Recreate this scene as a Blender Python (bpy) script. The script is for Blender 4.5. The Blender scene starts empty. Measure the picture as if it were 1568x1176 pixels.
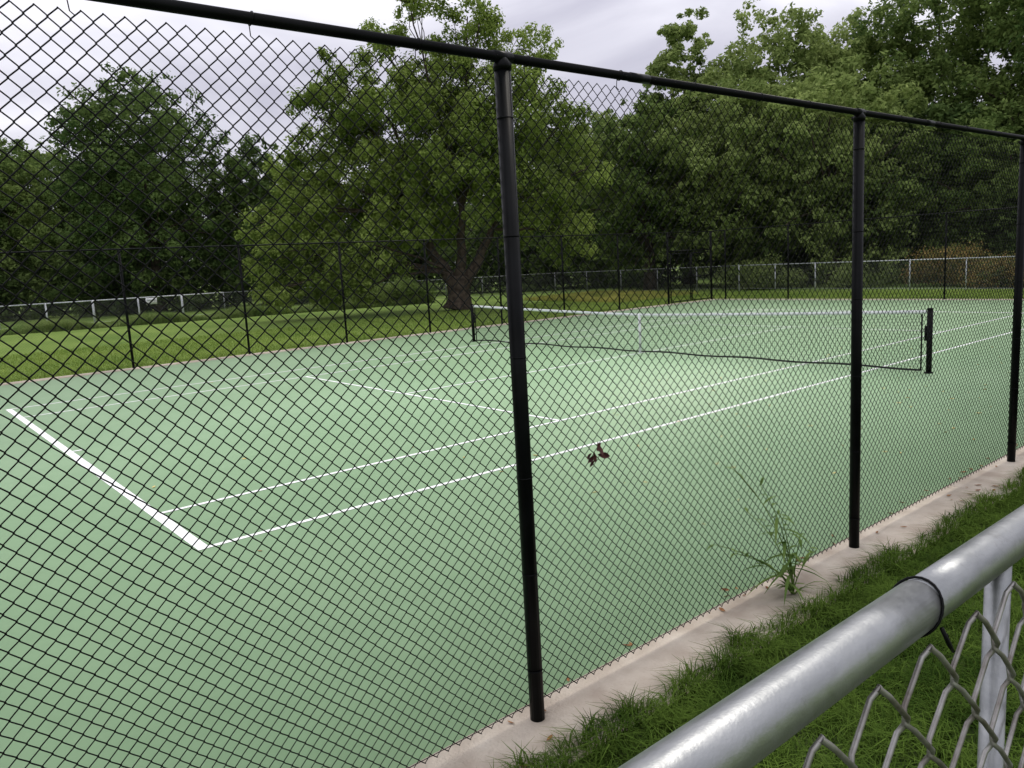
import bpy, numpy as np, math
from mathutils import Matrix, Vector
rng=np.random.default_rng(7)
COL=bpy.context.scene.collection
# ---------------------------------------------------------------- helpers
def mesh_q(name,V,F,mats=None,smooth=False,mi=None):
    V=np.ascontiguousarray(V,dtype=np.float32).reshape(-1,3);F=np.ascontiguousarray(F,dtype=np.int32).reshape(-1,4)
    me=bpy.data.meshes.new(name)
    me.vertices.add(len(V));me.vertices.foreach_set('co',V.ravel())
    me.loops.add(F.size);me.loops.foreach_set('vertex_index',F.ravel())
    me.polygons.add(len(F));me.polygons.foreach_set('loop_start',np.arange(0,F.size,4,dtype=np.int32))
    if smooth: me.polygons.foreach_set('use_smooth',np.ones(len(F),dtype=bool))
    for m in (mats or []): me.materials.append(m)
    if mi is not None: me.polygons.foreach_set('material_index',np.asarray(mi,dtype=np.int32))
    me.update(calc_edges=True)
    return me
def obj(name,data,parent=None,loc=None,rot=None):
    o=bpy.data.objects.new(name,data);COL.objects.link(o)
    if parent: o.parent=parent
    if loc is not None:o.location=loc
    if rot is not None:o.rotation_euler=rot
    return o
def empty(name,loc=(0,0,0),rot=(0,0,0)):
    o=obj(name,None,None,loc,rot);o.empty_display_size=.3;return o
class Geo:
    def __init__(s): s.V=[];s.F=[];s.M=[];s.n=0
    def add(s,V,F,m=0):
        V=np.asarray(V,float).reshape(-1,3);F=np.asarray(F).reshape(-1,4)
        s.V.append(V);s.F.append(F+s.n);s.M.append(np.full(len(F),m));s.n+=len(V)
    def tube(s,pts,rad,sides=10,m=0,cap=True):
        pts=np.asarray(pts,float);n=len(pts);rad=np.broadcast_to(np.asarray(rad,float),(n,))
        t=np.gradient(pts,axis=0);t/=np.linalg.norm(t,axis=1)[:,None]+1e-12
        ref=np.array([0,0,1.]) if abs(t[:,2]).mean()<.8 else np.array([1.,0,0])
        a=np.cross(t,ref);a/=np.linalg.norm(a,axis=1)[:,None]+1e-12;b=np.cross(t,a)
        ang=np.arange(sides)*2*np.pi/sides
        P=pts[:,None]+rad[:,None,None]*(a[:,None]*np.cos(ang)[None,:,None]+b[:,None]*np.sin(ang)[None,:,None])
        V=P.reshape(-1,3);k=np.arange(n-1)[:,None]*sides;j=np.arange(sides)[None];j2=(j+1)%sides
        F=np.stack([k+j,k+j2,k+sides+j2,k+sides+j],-1).reshape(-1,4)
        if cap:
            V=np.vstack([V,pts[0],pts[-1]]);c0=n*sides;c1=c0+1;e=(n-1)*sides
            for q in range(0,sides-1,2):
                F=np.vstack([F,[[c0,(q+2)%sides,q+1,q],[c1,e+q,e+q+1,e+(q+2)%sides]]])
        s.add(V,F,m)
    def box(s,lo,hi,m=0):
        x0,y0,z0=lo;x1,y1,z1=hi
        V=np.array([[x0,y0,z0],[x1,y0,z0],[x1,y1,z0],[x0,y1,z0],[x0,y0,z1],[x1,y0,z1],[x1,y1,z1],[x0,y1,z1]],float)
        s.add(V,[[0,3,2,1],[4,5,6,7],[0,1,5,4],[1,2,6,5],[2,3,7,6],[3,0,4,7]],m)
    def mesh(s,name,mats,smooth=False):
        return mesh_q(name,np.vstack(s.V),np.vstack(s.F),mats,smooth,np.concatenate(s.M))
# ---------------------------------------------------------------- materials
def mat(name):
    m=bpy.data.materials.new(name);m.use_nodes=True;nt=m.node_tree
    return m,nt,nt.nodes['Principled BSDF']
def nn(nt,t,**k):
    n=nt.nodes.new(t)
    for a,b in k.items(): setattr(n,a,b)
    return n
def ramp(nt,fac,stops):
    r=nn(nt,'ShaderNodeValToRGB');cr=r.color_ramp
    while len(cr.elements)<len(stops): cr.elements.new(.5)
    for e,(p,c) in zip(cr.elements,stops): e.position=p;e.color=(*c,1)
    nt.links.new(fac,r.inputs[0]);return r
def noise(nt,scale,detail=4,rough=.55,coord='Object',stretch=None):
    tc=nn(nt,'ShaderNodeTexCoord');n=nn(nt,'ShaderNodeTexNoise')
    n.inputs['Scale'].default_value=scale;n.inputs['Detail'].default_value=detail;n.inputs['Roughness'].default_value=rough
    src=tc.outputs[coord]
    if stretch:
        mp=nn(nt,'ShaderNodeMapping');mp.inputs['Scale'].default_value=stretch;nt.links.new(src,mp.inputs[0]);src=mp.outputs[0]
    nt.links.new(src,n.inputs['Vector']);return n
def noisy(name,c1,c2,scale,rough=.8,bump=0,bscale=None,spec=.3,metal=0,c3=None,lo=.35,hi=.65,detail=3):
    m,nt,b=mat(name)
    n=noise(nt,scale,detail);st=[(lo,c1),(hi,c2)]
    if c3: st.append((min(hi+.12,1),c3))
    r=ramp(nt,n.outputs['Fac'],st);nt.links.new(r.outputs[0],b.inputs['Base Color'])
    b.inputs['Roughness'].default_value=rough;b.inputs['Specular IOR Level'].default_value=spec;b.inputs['Metallic'].default_value=metal
    if bump:
        n2=noise(nt,bscale or scale*6,5);bp=nn(nt,'ShaderNodeBump');bp.inputs['Strength'].default_value=bump;bp.inputs['Distance'].default_value=.01
        nt.links.new(n2.outputs['Fac'],bp.inputs['Height']);nt.links.new(bp.outputs[0],b.inputs['Normal'])
    return m
def mixc(nt,fac,a,b,blend='MIX'):
    m=nn(nt,'ShaderNodeMix',data_type='RGBA',blend_type=blend)
    for s,v in ((m.inputs[0],fac),(m.inputs[6],a),(m.inputs[7],b)):
        if isinstance(v,(int,float)): s.default_value=v
        elif isinstance(v,tuple): s.default_value=(*v,1)
        else: nt.links.new(v,s)
    return m.outputs[2]
def leafmat(name,dark,light,nscale=.35,transl=.35,gloss=0):
    m,nt,b=mat(name);nt.nodes.remove(b)
    g=nn(nt,'ShaderNodeNewGeometry');n=noise(nt,nscale,1)
    a=nn(nt,'ShaderNodeMath',operation='MULTIPLY_ADD');nt.links.new(g.outputs['Random Per Island'],a.inputs[0]);a.inputs[1].default_value=.55
    s=nn(nt,'ShaderNodeMath',operation='MULTIPLY_ADD');nt.links.new(n.outputs['Fac'],s.inputs[0]);s.inputs[1].default_value=1.6;s.inputs[2].default_value=-.55
    nt.links.new(s.outputs[0],a.inputs[2])
    r=ramp(nt,a.outputs[0],[(.1,dark),(.85,light)])
    df=nn(nt,'ShaderNodeBsdfDiffuse');nt.links.new(r.outputs[0],df.inputs[0])
    tr=nn(nt,'ShaderNodeBsdfTranslucent');nt.links.new(r.outputs[0],tr.inputs[0])
    mx=nn(nt,'ShaderNodeMixShader');mx.inputs[0].default_value=transl
    nt.links.new(df.outputs[0],mx.inputs[1]);nt.links.new(tr.outputs[0],mx.inputs[2]);out=mx.outputs[0]
    nt.links.new(out,nt.nodes['Material Output'].inputs[0]);return m
M_black=noisy('black_vinyl',(.0025,.003,.003),(.005,.0055,.006),6,rough=.35,spec=.08)
M_wire=noisy('black_wire',(.003,.0035,.0035),(.006,.0065,.0065),9,rough=.55,spec=.10,detail=1)
M_conc=noisy('concrete',(.38,.32,.255),(.54,.48,.395),3.5,rough=.9,bump=.5,bscale=60,c3=(.61,.56,.48),detail=6)
M_bark=noisy('bark',(.025,.018,.013),(.085,.065,.048),5,rough=.95,bump=1,bscale=14)
M_white=noisy('line_paint',(.74,.77,.74),(.86,.88,.86),5,rough=.6)
M_net=noisy('net_cord',(.012,.013,.013),(.025,.025,.025),9,rough=.8)
M_band=noisy('net_band',(.6,.62,.63),(.72,.72,.74),9,rough=.8)
M_dirtleaf=noisy('dry_leaf',(.10,.035,.02),(.30,.15,.05),30,rough=.8)
M_redleaf=noisy('dead_leaf',(.022,.007,.007),(.075,.02,.014),30,rough=.7)
M_yleaf=noisy('yellow_leaf',(.40,.30,.08),(.60,.52,.22),14,rough=.8)
M_pfence=noisy('park_fence_metal',(.38,.40,.41),(.55,.57,.59),4,rough=.5,metal=.3)
M_pfence2=noisy('park_fence_metal_dull',(.16,.17,.17),(.26,.27,.27),4,rough=.6,metal=.4)
M_sign=noisy('sign_white',(.7,.7,.72),(.8,.8,.8),4,rough=.5)
M_galv,nt,b=mat('galvanised_steel')
n=noise(nt,26,6,.6,stretch=(.25,1,1));r=ramp(nt,n.outputs['Fac'],[(.3,(.20,.21,.215)),(.7,(.35,.36,.365))])
sp=noise(nt,9,8,.75);rs=ramp(nt,sp.outputs['Fac'],[(.60,(1,1,1)),(.72,(.55,.52,.48))]);c=mixc(nt,.8,r.outputs[0],rs.outputs[0],'MULTIPLY')
nt.links.new(c,b.inputs['Base Color']);b.inputs['Metallic'].default_value=.85
n2=noise(nt,60,6,.7);r2=nn(nt,'ShaderNodeMapRange');r2.inputs[3].default_value=.22;r2.inputs[4].default_value=.58;nt.links.new(n2.outputs['Fac'],r2.inputs[0]);nt.links.new(r2.outputs[0],b.inputs['Roughness'])
bp=nn(nt,'ShaderNodeBump');bp.inputs['Strength'].default_value=.22;bp.inputs['Distance'].default_value=.003;nt.links.new(n2.outputs['Fac'],bp.inputs['Height']);nt.links.new(bp.outputs[0],b.inputs['Normal'])
M_gwire=noisy('galvanised_wire',(.17,.15,.135),(.34,.33,.32),40,rough=.45,metal=.75,spec=.4)
M_court,nt,b=mat('court_acrylic')
n=noise(nt,.35,4);r=ramp(nt,n.outputs['Fac'],[(.3,(.248,.395,.212)),(.7,(.280,.430,.236))])
n4=noise(nt,2.2,5,.7);r4=ramp(nt,n4.outputs['Fac'],[(.35,(.91,.925,.91)),(.6,(1,1,1))]);c=mixc(nt,.8,r.outputs[0],r4.outputs[0],'MULTIPLY')
nt.links.new(c,b.inputs['Base Color']);b.inputs['Roughness'].default_value=.5;b.inputs['Specular IOR Level'].default_value=.42
bp=nn(nt,'ShaderNodeBump');bp.inputs['Strength'].default_value=.25;bp.inputs['Distance'].default_value=.002;n5=noise(nt,350,1);nt.links.new(n5.outputs['Fac'],bp.inputs['Height']);nt.links.new(bp.outputs[0],b.inputs['Normal'])
M_ground,nt,b=mat('lawn')
n=noise(nt,.25,5,.6);r=ramp(nt,n.outputs['Fac'],[(.35,(.11,.18,.035)),(.55,(.17,.25,.055)),(.75,(.22,.28,.085))])
n2=noise(nt,14,4,.7);r2=ramp(nt,n2.outputs['Fac'],[(.3,(.55,.55,.55)),(.7,(1.2,1.2,1.2))]);c=mixc(nt,1.,r.outputs[0],r2.outputs[0],'MULTIPLY')
nt.links.new(c,b.inputs['Base Color']);b.inputs['Roughness'].default_value=.95;b.inputs['Specular IOR Level'].default_value=.1
M_soil=noisy('turf_base',(.025,.04,.012),(.055,.08,.022),9,rough=1,spec=.05)
M_blade=leafmat('grass_blade',(.028,.058,.010),(.098,.160,.028),2.,.25)
M_lawnb=leafmat('lawn_blade',(.15,.235,.045),(.28,.37,.09),.4,.3,0)
M_meadow=leafmat('meadow_blade',(.09,.16,.04),(.25,.31,.11),.6,.3,0)
M_yel=leafmat('goldenrod',(.16,.22,.05),(.46,.43,.12),.8,.3,0)
M_weed=leafmat('weed_green',(.07,.13,.03),(.17,.25,.07),4,.35)
L_center=leafmat('willow_leaves',(.090,.142,.026),(.290,.370,.095),.5,.42)
L_dark=leafmat('oak_leaves',(.048,.090,.028),(.145,.205,.065),.35,.35)
L_mid=leafmat('maple_leaves',(.066,.112,.032),(.205,.275,.082),.35,.38)
L_light=leafmat('locust_leaves',(.105,.155,.042),(.310,.385,.130),.35,.42)
L_shrub=leafmat('shrub_leaves',(.036,.064,.018),(.125,.175,.055),.3,.35,0)
L_far=leafmat('far_leaves',(.042,.074,.024),(.130,.185,.062),.2,.35,0)
L_orange=leafmat('flowering_shrub_leaves',(.09,.15,.045),(.34,.23,.09),2.2,.3,0)
# ---------------------------------------------------------------- dimensions (metres, court corner at origin)
YN=-3.872;X1=.3725;S=3.156;H=3.13
XE=X1+9*S;XW=X1-2*S;YF=15.82
def gz(y):
    t=np.clip((-4.15-np.asarray(y,float))/2.4,0,1);return -.012+.62*t*t*(3-2*t)
ys=np.array([-900,-200,-60,-20,-12,-9,-7.5]+list(np.arange(-7,-4,.15))+[-4.,0,8,16,20,30,50,90,200,900])
xs=np.array([-900,-200,-60,-20,-10,-5,0,5,10,15,20,30,50,90,200,900.])
X,Y=np.meshgrid(xs,ys);Z=gz(Y);nx,ny=len(xs),len(ys)
i,j=np.meshgrid(np.arange(nx-1),np.arange(ny-1));k=(j*nx+i).ravel()
yc=(ys[:-1]+ys[1:])/2;mi=(yc[j.ravel()]<-4)&(yc[j.ravel()]>-9)
obj('ground',mesh_q('ground',np.stack([X,Y,Z],-1),np.stack([k,k+1,k+nx+1,k+nx],1),[M_ground,M_soil],True,mi.astype(int)))
# ---------------------------------------------------------------- court
court=empty('tennis_court')
g=Geo();g.box((XW+.1,-3.74,-.3),(XE-.05,YF-.22,0.0));obj('surface',g.mesh('surface',[M_court]),court)
g=Geo()
def ln(x0,y0,x1,y1,z=.004):
    g.add([[x0,y0,z],[x1,y0,z],[x1,y1,z],[x0,y1,z]],[[0,1,2,3]])
W=.06
for y in (0,1.37,9.6,10.97):
    s_=-W if y>5 else 0
    ln(.1,y+s_,23.67,y+s_+W)
ln(0,0,.1,10.97);ln(23.67,0,23.77,10.97)
ln(5.455,1.37+W,5.515,9.6-W);ln(18.255,1.37+W,18.315,9.6-W)
ln(5.515,5.455,18.255,5.515);ln(.1,5.455,.22,5.515);ln(23.55,5.455,23.67,5.515)
obj('lines',g.mesh('lines',[M_white]),court)
def strip(x0,y0,x1,y1,nm):
    g=Geo();L=max(x1-x0,y1-y0);n=int(L/3.0)+1
    horiz=(x1-x0)>(y1-y0)
    for q in range(n):
        a=q/n;b=(q+1)/n;e=.004/L
        h=.018+.004*rng.random()
        if horiz: g.box((x0+(a+e)*L,y0,-.2),(x0+(b-e)*L,y1,h))
        else: g.box((x0,y0+(a+e)*L,-.2),(x1,y0+(b-e)*L,h))
    return obj(nm,g.mesh(nm,[M_conc]),None)
strip(XW-.3,-4.22,XE+.2,-3.745,'concrete_curb')
strip(XW-.3,YF-.215,XE+.2,YF+.14,'concrete_curb')
strip(XE-.045,-3.74,XE+.2,YF-.22,'concrete_curb')
strip(XW-.3,-3.74,XW+.095,YF-.22,'concrete_curb')
# ---------------------------------------------------------------- chain link panels
def chain(W,Hh,nd,r,sides,rich,dep):
    p=W/nd;hp=p/2;ns=nd*2;nk=int(Hh/hp)+1
    if rich:
        fr=np.array([0,.18,.82]);kk=(np.arange(nk-1)[:,None]+fr[None]).ravel();kk=np.append(kk,nk-1)
    else: kk=np.arange(nk).astype(float)
    base=np.floor(kk+1e-6);f=kk-base
    tri=np.where(base%2==0,f,1-f)
    y=np.where(f<1e-6,0,np.where(base%2==0,dep,-dep))
    z=kk*hp
    s=np.arange(ns)[:,None]
    t=np.where(s%2==0,tri[None],1-tri[None])
    ov=r*.9
    x=s*hp-ov+t*(hp+2*ov)
    P=np.stack([x,np.where(s%2==0,y,-y)+0*x,z+0*x],-1)
    N=len(kk);T=np.gradient(P,axis=1);T/=np.linalg.norm(T,axis=2)[...,None]
    n1=np.array([0,1.,0]);n1=n1-T*(T@n1)[...,None];n1/=np.linalg.norm(n1,axis=2)[...,None];n2=np.cross(T,n1)
    ang=np.arange(sides)*2*np.pi/sides
    V=P[:,:,None]+r*(n1[:,:,None]*np.cos(ang)[:,None]+n2[:,:,None]*np.sin(ang)[:,None])
    a=(np.arange(ns)[:,None,None]*N+np.arange(N-1)[None,:,None])*sides;j=np.arange(sides)[None,None];j2=(j+1)%sides
    F=np.stack([a+j,a+j2,a+sides+j2,a+sides+j],-1)
    return V.reshape(-1,3),F.reshape(-1,4)
V,F=chain(S,3.03,50,.0024,4,True,.0022)
w1=2*np.pi/S;xx0=V[:,0].copy();zz0=V[:,2].copy();fade=np.clip(np.minimum(zz0,3.03-zz0)/.5,0,1)
V[:,0]+=fade*(.004*np.sin(zz0*5.3+2*np.sin(xx0*w1*2))+.0025*np.sin(zz0*13+xx0*w1*5))
V[:,2]+=fade*(.005*np.sin(xx0*w1*3+zz0*1.7)+.0025*np.sin(xx0*w1*11+zz0*4))
V[:,1]+=fade*.009*np.sin(xx0*w1)**2*np.sin(zz0*2.1)
ME_near=mesh_q('chain_link',V,F,[M_wire],True)
V,F=chain(S,3.03,50,.0020,3,False,0);ME_far=mesh_q('chain_link_far',V,F,[M_wire])
def fence_run(name,p0,dirn,nb,near,pr,side=1,skip=(),first_post=True):
    a=math.atan2(dirn[1],dirn[0]);root=empty(name,(p0[0],p0[1],0),(0,0,a))
    g=Geo();sd=16 if near else 8
    for k in range(nb+1):
        x=k*S
        if k==0 and not first_post: continue
        g.tube([(x,0,-.1),(x,0,H-.055)],pr,sd)
        g.tube([(x,0,H-.056),(x,0,H-.03),(x,0,H-.012),(x,0,H+.022)],[pr+.004,pr+.004,pr*.8,pr*.35],sd)
        if near:
            g.tube([(x,0,0.0),(x,0,.012),(x,0,.016)],[pr+.018,pr+.018,pr],sd)
            for zz in np.linspace(.22,H-.25,6): 
                zz+=.03*rng.standard_normal();g.tube([(x,0,zz-.003),(x,0,zz+.003)],pr+.0018,14)
            g.tube([(x-.05,0,H-.0),(x+.05,0,H-.0)],.026,12)
            g.box((x-.006,.03,H-.045),(x+.006,.052,H-.02))
    g.tube([(-.02,0,H),(nb*S+.02,0,H)],.0212,12 if near else 8)
    if near:
        th=np.linspace(0,2*np.pi,13)
        for xx in np.arange(.35,nb*S,.61):
            if min(xx%S,S-xx%S)>.1:
                xx+=.04*rng.standard_normal()
                g.tube(np.stack([xx+.004*np.sin(th),.0235*np.cos(th)+.001,H+.0235*np.sin(th)],1),.0024,5)
                g.tube([(xx,.02,H-.012),(xx+.006,.03,H-.05),(xx+.018,.026,H-.062)],.002,5)
        for k in range(nb):
            xx=k*S+.8+.3*rng.random();g.tube([(xx-.07,0,H),(xx+.07,0,H)],.0232,14)
    g.tube([(0,.03*side,.09),(nb*S,.03*side,.09)],.002,5)
    obj('posts_and_rail',g.mesh(name+'_frame',[M_black],True),root)
    for k in range(nb):
        if k in skip: continue
        obj('mesh_panel',ME_near if near else ME_far,root,(k*S,(pr+.006)*side,.06))
    return root
near=fence_run('chain_link_fence',(XW,YN),(1,0),11,True,.0365)
far=fence_run('chain_link_fence',(XW,YF),(1,0),11,False,.034,-1)
east=fence_run('chain_link_fence',(XE,YN),(0,1),6,False,.034,1,first_post=False)
west=fence_run('chain_link_fence',(XW,YN),(0,1),6,False,.034,-1,first_post=False)
for xx in (XE,XW):
    g=Geo();g.tube([(xx,YN+6*S,H),(xx,YF,H)],.0212,8)
    g2,F2=chain(S*9/50,3.03,9,.002,3,False,0)
    r=obj('chain_link_fence',g.mesh('short_bay',[M_black],True))
    o=obj('mesh_panel',mesh_q('short_panel',g2,F2,[M_wire]),r,(xx,YN+6*S,.06),(0,0,math.pi/2))
gate=empty('chain_link_gate',(XE-S-.02,YF,0))
g=Geo();gw=S-.1
g.tube([(0.05,-.0,2.32),(gw+.05,0,2.32)],.03,8)
for a,b in ((.14,gw/2),(gw/2+.1,gw-.02)):
    for zz in (.1,1.15,2.2): g.tube([(a,-.06,zz),(b,-.06,zz)],.022,8)
    for xx in (a,b): g.tube([(xx,-.06,.07),(xx,-.06,2.23)],.024,8)
g.tube([(.05,0,0),(.05,0,H)],.045,8);g.tube([(gw+.08,0,0),(gw+.08,0,H)],.045,8)
obj('frame',g.mesh('gate_frame',[M_black],True),gate)
# ---------------------------------------------------------------- tennis net
net=empty('tennis_net',(11.885,0,0))
y0,y1=-.914,11.884
def top(y): 
    t=np.abs((np.asarray(y)-5.485)/(5.485+.914));return .914+.155*t**1.25
g=Geo()
for yy,s_ in ((y0,-1),(y1,1)):
    g.tube([(0,yy,-.05),(0,yy,1.09)],.046,14);g.tube([(0,yy,1.09),(0,yy,1.105)],[.052,.03],14)
    g.tube([(0,yy,0),(0,yy,.015)],.075,14)
    g.box((-.03,yy-s_*.045,.55),(.03,yy-s_*.075,.8));g.tube([(.03,yy-s_*.06,.68),(.12,yy-s_*.06,.68),(.12,yy-s_*.06,.78)],.008,6)
    g.tube([(0,yy-s_*.13,.04),(0,yy-s_*.13,1.0)],.014,8)
obj('posts',g.mesh('net_posts',[M_black],True),net)
g=Geo();yy=np.arange(y0+.13,y1-.13,.045)
for y in yy: 
    t=float(top(y));g.box((-.0013,y-.0013,.04),(.0013,y+.0013,t-.03))
L=np.linspace(y0+.13,y1-.13,60)
for q in range(20):
    fz=q/20;zz=.045+(top(L)-.05)*fz
    g.tube(np.stack([0*L,L,zz],1),.0015,4)
g.tube(np.stack([0*L,L,0*L+.045+.012*np.sin(L*3)],1),.012,6)
g.tube(np.stack([0*L+.002,L,0*L+.06+.012*np.sin(L*3)],1),.009,6)
obj('netting',g.mesh('netting',[M_net]),net)
g=Geo();Lt=np.linspace(y0+.06,y1-.06,60);tz=top(Lt)
V=[];
for x_,dz in ((-.012,-.06),(.012,-.06),(.012,0),(-.012,0)): V.append(np.stack([0*Lt+x_,Lt,tz+dz],1))
V=np.stack(V,1).reshape(-1,3);kk=np.arange(59)[:,None]*4;jj=np.arange(4)[None];F=np.stack([kk+jj,kk+(jj+1)%4,kk+4+(jj+1)%4,kk+4+jj],-1)
g.add(V,F);g.box((-.016,5.46,.0),(.016,5.51,.918))
obj('band_and_strap',g.mesh('band',[M_band]),net)
# ---------------------------------------------------------------- foreground galvanised fence
RY,RZ,RR=-6.352,1.9445,.0208
gf=empty('galvanised_fence',(0,RY,0))
g=Geo()
def railp(x0,x1,r):
    xs_=np.linspace(x0,x1,40);g.tube(np.stack([xs_,0*xs_,RZ+0*xs_],1),r,40)
railp(-4.6,-1.268,RR);railp(-1.268,2.0,RR*.955);railp(2.0,9,RR*.955)
th=np.linspace(0,2*np.pi,25)
for px in (-4.08,-1.086,1.92,4.92,7.92):
    g.tube([(px,.0,.4),(px,0,RZ-.012)],.0118,24)
obj('rail_and_posts',g.mesh('galv_frame',[M_galv],True),gf)
g=Geo()
for px in (-2.35,-1.275,-.2,.9,2.4,3.6):
    g.tube(np.stack([px+.012*np.sin(th),(RR+.0012)*np.cos(th),RZ+(RR+.0012)*np.sin(th)],1),.0012,6)
    g.tube([(px,-.022,RZ-.012),(px+.006,-.026,RZ-.028),(px+.014,-.026,RZ-.036),(px+.018,-.02,RZ-.03),(px+.01,-.022,RZ-.022)],.0018,6)
obj('tie_wires',g.mesh('ties',[M_black],True),gf)
V,F=chain(12.6,1.3,144,.0024,8,True,.0042);V[:,2]*=1.12
V[:,0]+=.003*np.sin(V[:,2]*21+V[:,0]*4);V[:,1]+=.002*np.sin(V[:,0]*17)
obj('mesh_panel',mesh_q('galv_mesh',V,F,[M_gwire],True),gf,(-4.4,-.024,RZ-.02-1.12*int(1.3/(12.6/288))*12.6/288))
# ---------------------------------------------------------------- park fence
pf=empty('park_fence');g=Geo();g2=Geo()
poly=np.array([(-24,52),(4.1,45.5),(15.5,42.0),(26,37.5),(33.6,31.7),(35.6,19),(33.4,4.3),(32,-14)],float)
for ip,(a,b) in enumerate(zip(poly[:-1],poly[1:])):
    L=np.linalg.norm(b-a);n=max(1,int(round(L/2.6)));br=ip<2;mm=0 if (br or ip>=5) else 1;ww=1.1 if br else .55
    for q in range(n):
        p=a+(b-a)*q/n
        g.tube([(p[0],p[1],-.05),(p[0],p[1],1.4)],(.045 if q%2 else .06)*ww,8,mm)
    g.tube([(*a,1.36),(*b,1.36)],.036 if br else (.026 if ip>=5 else .02),8,mm);g.tube([(*a,.12),(*b,.12)],.008,6,mm)
    for sgn in (1,-1):
        for u in np.arange(-1.24,L,.12):
            s0=max(0,u);s1=min(L,u+1.24)
            if s1-s0<.05: continue
            z0=.12+(s0-u);z1=.12+(s1-u)
            if sgn<0: z0,z1=1.48-z0,1.48-z1
            pa=a+(b-a)*s0/L;pb=a+(b-a)*s1/L
            g2.tube([(*pa,z0),(*pb,z1)],.0022,3,cap=False)
obj('posts_and_rails',g.mesh('pf',[M_pfence,M_pfence2],True),pf);obj('mesh_panel',g2.mesh('pfm',[M_pfence2]),pf)
sg=Geo();sg.box((-.3,-.012,0),(.3,.012,.36),0);sg.box((-.24,-.016,.2),(.24,-.013,.3),1);sg.tube([(-.25,.03,-.1),(-.25,.03,.4)],.012,6,1);sg.tube([(.25,.03,-.1),(.25,.03,.4)],.012,6,1)
obj('notice_sign',sg.mesh('notice_sign',[M_sign,M_pfence]),None,(11.6,43.1,.95),(0,0,-.3))
# ---------------------------------------------------------------- foliage
def leaves(cent,rc,n,size,seed,flat=.75,up=.5,outw=.7,droop=0,asp=.5):
    r=np.random.default_rng(seed);cent=np.asarray(cent);K=len(cent)
    pw=rc**2;idx=r.choice(K,n,p=pw/pw.sum());d=r.standard_normal((n,3));d/=np.linalg.norm(d,axis=1)[:,None]
    rad=r.random(n)**.45;off=d*rad[:,None]*rc[idx][:,None]*np.array([1,1,flat])
    off[:,2]-=droop*r.random(n)*rc[idx]
    P=cent[idx]+off
    N=d*outw+np.array([0,0,up])+r.standard_normal((n,3))*.5;N/=np.linalg.norm(N,axis=1)[:,None]
    T=r.standard_normal((n,3));T[:,2]-=.5+droop;T-=N*np.sum(T*N,1)[:,None];T/=np.linalg.norm(T,axis=1)[:,None];B=np.cross(N,T)
    s=size*(.6+.8*r.random(n))[:,None]
    V=np.stack([P-T*s*.5,P+B*s*asp*.5+T*s*.05,P+T*s*.5,P-B*s*asp*.5+T*s*.05],1)
    return V.reshape(-1,3),np.arange(n*4).reshape(-1,4)
def clumps(blobs,per,r):
    C=[];R=[]
    for (x,y,z,rx,rz) in blobs:
        n=max(5,int(per*rx*rx));d=r.standard_normal((n,3));d/=np.linalg.norm(d,axis=1)[:,None]
        rad=.35+.65*r.random(n)**.6
        c=np.array([x,y,z])+d*rad[:,None]*np.array([rx,rx,rz])
        C.append(c);R.append((.25+.5*r.random(n))*(.65+.14*rx))
    return np.vstack(C),np.concatenate(R)
def tree(name,x,y,blobs,mat_,nleaf,size,seed,trunk_r,trunk_h,per=9,rot=0,lean=(0,0),droop=0,twigs=True,stems=None):
    r=np.random.default_rng(seed);root=empty(name,(x,y,0),(0,0,rot))
    C,R=clumps(blobs,per,r);k=C[:,2]>.4;C,R=C[k],R[k]
    V,F=leaves(C,R,nleaf,size,seed+1,droop=droop)
    V[:,2]=np.maximum(V[:,2],.05)
    obj('crown',mesh_q('crown',V,F,[mat_]),root)
    g=Geo();fk=np.array([lean[0],lean[1],trunk_h])
    t=np.linspace(0,1,7)[:,None];P=t*fk+np.array([.12,.08,0])*np.sin(t*5)*trunk_r
    g.tube(P,trunk_r*np.array([1.7,1.35,1.2,1.12,1.08,1.05,1.08]),12)
    joints=[fk]
    for st in (stems or []):
        e=np.array(st[:3],float);t=np.linspace(0,1,9)[:,None];m_=fk*.5+e*.5+np.array([e[0]*.12,e[1]*.1,-.5])
        st0=fk*np.array([1,1,.55]);P=(1-t)**2*st0+2*t*(1-t)*m_+t*t*e;P[1:-1]+=r.standard_normal((7,3))*.05
        g.tube(P,np.linspace(trunk_r*st[3],trunk_r*st[3]*.5,9),10);joints.append(e)
    J=np.array(joints)
    for b in blobs[:28]:
        c=np.array(b[:3]);dd=np.linalg.norm(J-c,axis=1)+3*np.maximum(0,J[:,2]-c[2]);o=J[np.argmin(dd)]
        m_=(o+c)/2+np.array([0,0,.14*np.linalg.norm(c-o)])+r.standard_normal(3)*.25
        t=np.linspace(0,1,8)[:,None];P=(1-t)**2*o+2*t*(1-t)*m_+t*t*c
        r0=trunk_r*.5*min(1,.35+b[3]/6)*(1 if not stems else .55);P+=r.standard_normal(P.shape)*.05
        g.tube(P,np.linspace(r0,.03,8),7,cap=False)
        if twigs:
            for q in np.argsort(np.linalg.norm(C-c,axis=1))[:int(4+2*b[3])]:
                e=C[q];st=P[r.integers(4,8)];mm=(st+e)/2+r.standard_normal(3)*.15
                g.tube([st,mm,e],[.03,.02,.01],4,cap=False)
    obj('trunk',g.mesh('trunk',[M_bark],True),root)
    return root
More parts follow.
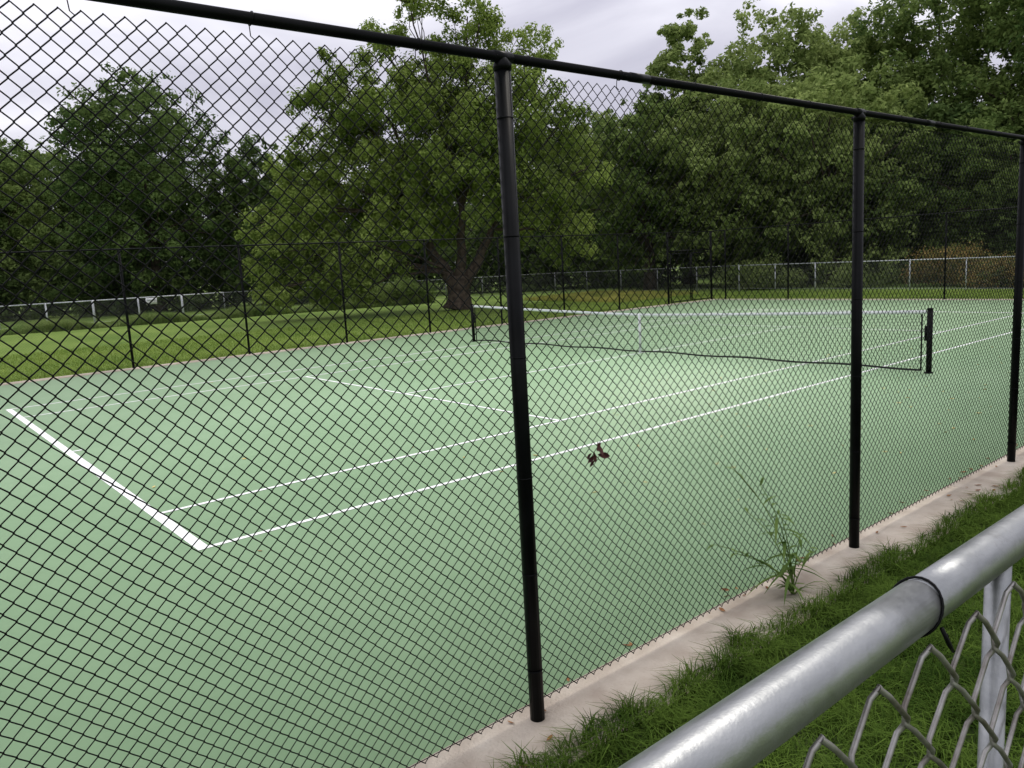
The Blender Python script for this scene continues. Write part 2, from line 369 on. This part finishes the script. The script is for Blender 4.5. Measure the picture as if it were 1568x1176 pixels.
def auto_blobs(Ht,Wd,zb,seed,n=40,rag=.2,ex=3.):
    r=np.random.default_rng(seed);B=[];R=Wd/2;hc=(Ht-zb)/2;zc=zb+hc
    for f,s in ((.28,.76),(.5,.82),(.72,.66)):
        B.append((.06*R*r.standard_normal(),.06*R*r.standard_normal(),zb+(Ht-zb)*f,R*s,hc*.38))
    for q in range(n):
        u=-.95+1.93*(q+.5)/n;a=q*2.39996+r.random()*.7
        prof=math.sqrt(max(0,1-abs(u)**ex));br=R*(.17+.15*r.random())
        k=1-rag*r.random()+.3*rag*r.standard_normal()
        rr=max(0,R*prof*k-br*.6);z=zc+u*hc*(1-.4*rag*r.random())-(br*.5 if u>.5 else 0)
        B.append((rr*math.cos(a),rr*math.sin(a),z,br,br*(.7+.3*r.random())))
    return B
cb=[(-7.2,0,4.9,2.2,2.0),(-8.7,-.6,3.0,1.6,1.7),(-4.7,1,7.0,2.8,2.4),(-6.1,-1,2.7,1.9,1.8),(-3.6,-1.6,3.3,1.8,1.6),(-2,0,6.1,2.8,2.3),
(-4.7,.4,11.0,1.8,1.7),(-2.6,-1,9.3,2.6,2.2),(0,.6,11.4,2.5,2.0),(-1.4,0,14.7,1.3,1.2),(1.4,-.4,13.8,1.5,1.2),(4.0,.4,12.4,1.7,1.2),(3,-1,9.6,2.5,2.0),
(5.5,.5,8.6,1.8,1.5),(1.3,-2,7.4,2.5,1.8),(4,0,5.7,2.1,1.7),(5.8,.5,3.7,1.6,1.5),(-6.1,0,9.7,1.7,1.5),(1,3,8,2.6,2.2),(-2.5,3,5,2.5,2),(2.8,2.2,4.4,1.5,1.2),(-8.0,1.5,7.2,1.4,1.3),(-3.0,0,13.2,1.3,1.1),(-.4,1.5,9.5,2.6,2.4),(6.8,0,6.6,1.2,1.1),(-9.5,0,4.8,1.0,1.1),(-8.2,-1.8,1.6,1.3,1.2),(-5,-2,1.6,1.3,1.1),(-1.6,-2.2,4.2,1.2,.9),(1.8,-2,4.9,1.2,.9),(5.2,2.5,12.9,.7,.7),(-5.6,.5,12.4,.7,.7),(.2,0,15.4,.8,.8)]
tree('willow_tree',21.4,25.8,cb,L_center,190000,.18,11,.50,1.7,per=12,rot=-.68,lean=(.1,0),droop=.6,stems=[(-1.7,.3,4.4,.72),(.5,-.2,5.2,.62),(1.9,.4,3.9,.66)])
T=[('maple_tree',7.0,66.2,14.6,11,L_mid),('maple_tree',-1.5,66,15.4,12,L_mid),('maple_tree',11.5,72,14.8,11,L_mid),('oak_tree',15.5,55.2,17.2,12.4,L_dark),
('maple_tree',22.8,52.8,12.8,9,L_dark),('maple_tree',27,53.3,11.2,9.5,L_mid),('maple_tree',44,36.8,13.8,10,L_light),('maple_tree',41.5,41.5,13,10,L_mid),
('maple_tree',35,49.5,12.6,12,L_mid),('locust_tree',44.1,28.9,18.8,7.4,L_light),('locust_tree',45.6,22.9,18.0,11,L_light),
('locust_tree',51,20.6,18,11,L_light),('oak_tree',51.5,14.6,20.5,12,L_mid),('oak_tree',51,9,22,13,L_mid),('oak_tree',54,3,22,13,L_dark),
('maple_tree',37.6,27.0,12.6,8.6,L_mid),('willow_tree',39.8,21.6,13,10,L_light),('willow_tree',40.2,16.0,12.4,9.4,L_light),('maple_tree',45.5,9.4,8.8,10,L_mid),('maple_tree',46.5,14,10.5,8.6,L_dark)]
for q,(nm,x,y,h,w,m_) in enumerate(T):
    zb=.6 if h<14 else 1.6;dome=(q==3)
    tree(nm,x,y,auto_blobs(h,w,zb,100+q,64 if dome else (46 if h>14 else 36),.04 if dome else (.34 if nm=='locust_tree' else .14),2.4 if dome else 3.),m_,int((2300*w+1100*h)*(1.35 if dome else 1)),.28,200+q*3,.3,h*.3,per=10 if dome else 7,rot=q,droop=.5 if nm=='willow_tree' else .15,twigs=nm=='locust_tree')
def mass(name,poly,hmin,hmax,rad,nb,nleaf,size,seed,m_,wid,base=0):
    r=np.random.default_rng(seed);poly=np.array(poly,float);sl=np.linalg.norm(np.diff(poly,axis=0),axis=1);cs=np.append(0,np.cumsum(sl))
    t=r.random(nb)*cs[-1];k=np.clip(np.searchsorted(cs,t)-1,0,len(sl)-1);f=(t-cs[k])/sl[k]
    P=poly[k]+(poly[k+1]-poly[k])*f[:,None]+r.standard_normal((nb,2))*wid
    hh=hmin+(hmax-hmin)*r.random(nb)
    B=[]
    for (x,y),h in zip(P,hh):
        rr=rad*(.6+.8*r.random())
        z=base+(h-base)*r.random()**.7;B.append((x,y,max(z,rr*.5),rr,rr*.8))
    C,R=clumps(B,5,r);R=R*1.5;C[:,2]=np.abs(C[:,2])+.1
    V,F=leaves(C,R,nleaf,size,seed+1);V[:,2]=np.maximum(V[:,2],.02)
    obj(name,mesh_q(name,V,F,[m_]))
mass('undergrowth',[(-14,66),(8,62),(22,54),(36,44),(41,32),(42.5,20),(44,8),(45,-10)],1.5,5.5,1.9,190,110000,.36,51,L_shrub,1.3)
mass('distant_tree_mass',[(-30,80),(8,78),(34,66),(52,54),(60,34),(63,10),(62,-30)],5,11,3.6,190,120000,.75,61,L_far,2.5)
mass('garden_shrubs',[(36.5,3.2),(37.8,10.5)],.6,1.5,.7,30,20000,.13,71,L_orange,.5)
mass('shrub',[(37.2,12),(37.5,20)],.6,1.5,.8,22,14000,.15,75,L_light,.5)
mass('shrub',[(21.5,38),(26,35.5)],.5,1.3,.8,16,12000,.15,77,L_mid,.5)
# ---------------------------------------------------------------- grasses
def blades(name,x,y,z,L,w,bend,m_,seed,parent=None):
    r=np.random.default_rng(seed);n=len(x);a=r.random(n)*2*np.pi;ax=np.stack([np.cos(a),np.sin(a),0*a],1);pr=np.stack([-np.sin(a),np.cos(a),0*a],1)
    b=bend*(.3+r.random(n)*1.2);P0=np.stack([x,y,z],1);up=np.array([0,0,1.])
    L=np.asarray(L)[:,None];w=(w*(.6+.8*r.random(n)))[:,None];b=b[:,None]
    P1=P0+up*L*.55+ax*L*b*.25;P2=P0+up*L*(.95-.35*b)+ax*L*b*.9
    V=np.stack([P0-pr*w,P0+pr*w,P1+pr*w*.8,P1-pr*w*.8,P2+pr*w*.12,P2-pr*w*.12],1).reshape(-1,3)
    k=np.arange(n)[:,None]*6;F=np.stack([k+np.array([0,1,2,3]),k+np.array([3,2,4,5])],1).reshape(-1,4)
    return obj(name,mesh_q(name,V,F,[m_]),parent)
r=np.random.default_rng(5)
n=170000;u=r.random(n)
x=-1.8+15*u**1.6;y=-4.15-2.3*r.random(n)**1.15
edge=.05*np.sin(x*4.3)+.04*np.sin(x*11+1)+.03*np.sin(x*27)
y=y+np.where(y>-4.45,edge*.7,0)
tuft=np.sin(x*5.1+np.sin(y*7))*np.sin(y*6.3+x*1.7);t2=np.sin(x*17+2*np.sin(y*11))*np.sin(y*19+x*3)
L=.065+.055*r.random(n)+.026*tuft+.022*t2;L[y>-4.32]*=1.35
keep=(r.random(n)<.8+.4*t2);x,y,L=x[keep],y[keep],L[keep]
blades('grass',x,y,gz(y)-.003,np.clip(L,.02,.22),.0028,1.05,M_blade,6)
n=70000;x=-4+36*r.random(n);y=YF+.15+9.5*r.random(n)**1.2
blades('lawn_grass',x,y,0*x-.012,.05+.07*r.random(n),.009,.8,M_lawnb,8)
n=26000;x=XE+.25+5*r.random(n);y=-5+26*r.random(n)
blades('lawn_grass',x,y,0*x-.012,.05+.09*r.random(n),.009,.8,M_lawnb,9)
n=45000;t=r.random(n);x=2+24*t;y=44.3-.26*x-3*r.random(n)
blades('meadow_grass',x,y,0*x-.02,(.2+.35*r.random(n))*(1+.5*np.sin(x*1.3)),.014,.6,M_meadow,10)
n=26000;t=r.random(n);x=26.5+6*r.random(n)+1.5*t;y=19+8*t+2*r.random(n)
blades('goldenrod_grass',x,y,0*x-.02,.1+.25*r.random(n),.012,.6,M_yel,12)
# weed at the fence
wd=empty('tall_weed',(2.50,-3.99,0));g=Geo();rr=np.random.default_rng(3)
R_=np.array([.77,-.64,0]);Fw=np.array([.64,.77,0])
stems=[(-.38,.05,.98),(-.50,.0,.42),(-.28,.12,.64),(.05,.02,.46),(-.1,-.05,.66),(.16,.05,.34),(-.38,-.1,.36),(-.2,.1,.84)]
for (lx,ly,h) in stems:
    t=np.linspace(0,1,10)[:,None];e=R_*lx+Fw*ly*.3
    P=np.array([0,0,.01])+e*t**1.7+np.array([0,0,1])*h*(t-.12*t**3)
    g.tube(P,np.linspace(.0048,.0022,10),6)
    for q in range(2,10,1):
        d=rr.standard_normal(3);d[2]=abs(d[2])*.6;d/=np.linalg.norm(d);ll=(.19 if q<7 else .07)*(.6+rr.random())
        s0=P[q];tt=np.linspace(0,1,5)[:,None];Q=s0+d*ll*tt-np.array([0,0,1])*ll*.5*tt**2
        sd=np.cross(d,[0,0,1.]);sd/=np.linalg.norm(sd);w=np.array([.004,.011,.010,.006,.0008])[:,None]
        V=np.stack([Q-sd*w,Q+sd*w],1).reshape(-1,3);k=np.arange(4)[:,None]*2;g.add(V,k+np.array([0,1,3,2]))
for q in range(20):
    a=rr.random()*6.28;d=np.array([math.cos(a),math.sin(a),1.5]);d/=np.linalg.norm(d);ll=.16+.24*rr.random()
    tt=np.linspace(0,1,6)[:,None];Q=np.array([0,0,.0])+d*ll*tt-np.array([0,0,1])*ll*.5*tt**2
    sd=np.cross(d,[0,0,1.]);sd/=np.linalg.norm(sd);w=np.array([.004,.008,.009,.007,.004,.0006])[:,None]
    V=np.stack([Q-sd*w,Q+sd*w],1).reshape(-1,3);k=np.arange(5)[:,None]*2;g.add(V,k+np.array([0,1,3,2]))
obj('stems_and_leaves',g.mesh('weed',[M_weed]),wd)
def litter(name,pts,size,m_,seed,normal=None,curl=.35,wide=1):
    r=np.random.default_rng(seed);g=Geo()
    for p in pts:
        a=r.random()*6.28;s=size*(.6+.8*r.random());t=np.linspace(-1,1,6);w=np.array([.05,.55,.75,.6,.35,.03])*.5*wide
        tl=r.standard_normal()*.5;Rz=Matrix.Rotation(a,3,'Z')@Matrix.Rotation(tl*.4,3,'X')
        if normal is not None: Rz=Matrix.Rotation(.8*r.standard_normal(),3,'Y')@Matrix.Rotation(math.pi/2+.4*r.standard_normal(),3,'X')@Matrix.Rotation(math.pi/2,3,'Z')
        V=[]
        for ti,wi in zip(t,w):
            for sgn in (-1,0,1): V.append((ti*s/2,sgn*wi*s/2,abs(sgn)*curl*wi*s*.6+curl*.3*s*ti*ti))
        V=np.array(V)@np.array(Rz).T;
        if normal is None: V[:,2]-=V[:,2].min()-.001
        V+=np.array(p);k=(np.arange(5)[:,None]*3+np.array([0,1])[None]).ravel()[:,None]
        g.add(V,k+np.array([0,3,4,1]))
    return obj(name,g.mesh(name,[m_]))
r=np.random.default_rng(15)
pts=[(3+13*r.random(),-3.3+6*r.random()**1.5,.003) for _ in range(110)]+[(25*r.random(),-3.6+18*r.random(),.003) for _ in range(60)]
litter('fallen_leaves',pts,.06,M_yleaf,21)
litter('fallen_leaves',[(-.05+9*r.random(),-3.78-.36*r.random()**.8,.024) for _ in range(26)]+[(.36,-.42,.003)]+[(.2+8*r.random(),-3.72+.1*r.random(),.003) for _ in range(25)],.05,M_dirtleaf,22)
litter('dead_leaves',[(.835,-3.842,1.235),(.85,-3.842,1.215),(.825,-3.842,1.255),(.865,-3.842,1.245),(.905,-3.842,1.275),(.895,-3.842,1.29),(.93,-3.842,1.24)],.062,M_redleaf,23,normal=1,curl=.5,wide=1.15)
# ---------------------------------------------------------------- light
w=bpy.data.worlds.new('World');bpy.context.scene.world=w;w.use_nodes=True;nt=w.node_tree;bg=nt.nodes['Background']
EL,AZ=math.radians(58),math.radians(15)
sky=nn(nt,'ShaderNodeTexSky',sky_type='NISHITA');sky.sun_disc=False;sky.sun_elevation=EL;sky.sun_rotation=math.pi/2-AZ
tc=nn(nt,'ShaderNodeTexCoord');mp=nn(nt,'ShaderNodeMapping');mp.inputs['Scale'].default_value=(1,1,3.2);mp.inputs['Location'].default_value=(.3,.1,.25);nt.links.new(tc.outputs['Generated'],mp.inputs[0])
n1=nn(nt,'ShaderNodeTexNoise');n1.inputs['Scale'].default_value=2.1;n1.inputs['Detail'].default_value=6;n1.inputs['Roughness'].default_value=.5;n1.inputs['Distortion'].default_value=.4;nt.links.new(mp.outputs[0],n1.inputs['Vector'])
rp=ramp(nt,n1.outputs['Fac'],[(.35,(.50,.49,.58)),(.48,(.72,.71,.79)),(.59,(.92,.91,.96))])
sx=nn(nt,'ShaderNodeSeparateXYZ');nt.links.new(tc.outputs['Generated'],sx.inputs[0])
mr=nn(nt,'ShaderNodeMapRange');mr.inputs[1].default_value=0;mr.inputs[2].default_value=1;mr.inputs[3].default_value=10.2;mr.inputs[4].default_value=20;nt.links.new(sx.outputs['Z'],mr.inputs[0])
vm=nn(nt,'ShaderNodeVectorMath',operation='SCALE');nt.links.new(rp.outputs[0],vm.inputs[0]);nt.links.new(mr.outputs[0],vm.inputs['Scale'])
nt.links.new(mixc(nt,.95,sky.outputs[0],vm.outputs[0]),bg.inputs[0]);bg.inputs[1].default_value=.1
sl=bpy.data.lights.new('sun','SUN');sl.energy=1.5;sl.angle=math.radians(18);sl.color=(1,.94,.84)
so=obj('sun',sl);d=Vector((math.cos(EL)*math.cos(AZ),math.cos(EL)*math.sin(AZ),math.sin(EL)));so.rotation_euler=d.to_track_quat('Z','Y').to_euler()
# ---------------------------------------------------------------- camera
cx,cy,cz,th_,p,r_,f=-1.9306,-6.6295,2.2526,.8845,.1537,-.0557,1206.665
fw=np.array([math.cos(th_)*math.cos(p),math.sin(th_)*math.cos(p),-math.sin(p)]);rt=np.array([math.sin(th_),-math.cos(th_),0.]);up=np.cross(rt,fw)
rt2=math.cos(r_)*rt+math.sin(r_)*up;up2=-math.sin(r_)*rt+math.cos(r_)*up
cam=bpy.data.cameras.new('camera');co=obj('camera',cam)
co.matrix_world=Matrix([[rt2[i],up2[i],-fw[i],[cx,cy,cz][i]] for i in range(3)]+[[0,0,0,1]])
cam.sensor_width=36;cam.lens=36*f/1568;cam.clip_start=.02;cam.clip_end=3000
sc=bpy.context.scene;sc.camera=co
sc.view_settings.view_transform='Standard';sc.view_settings.look='None';sc.view_settings.exposure=0
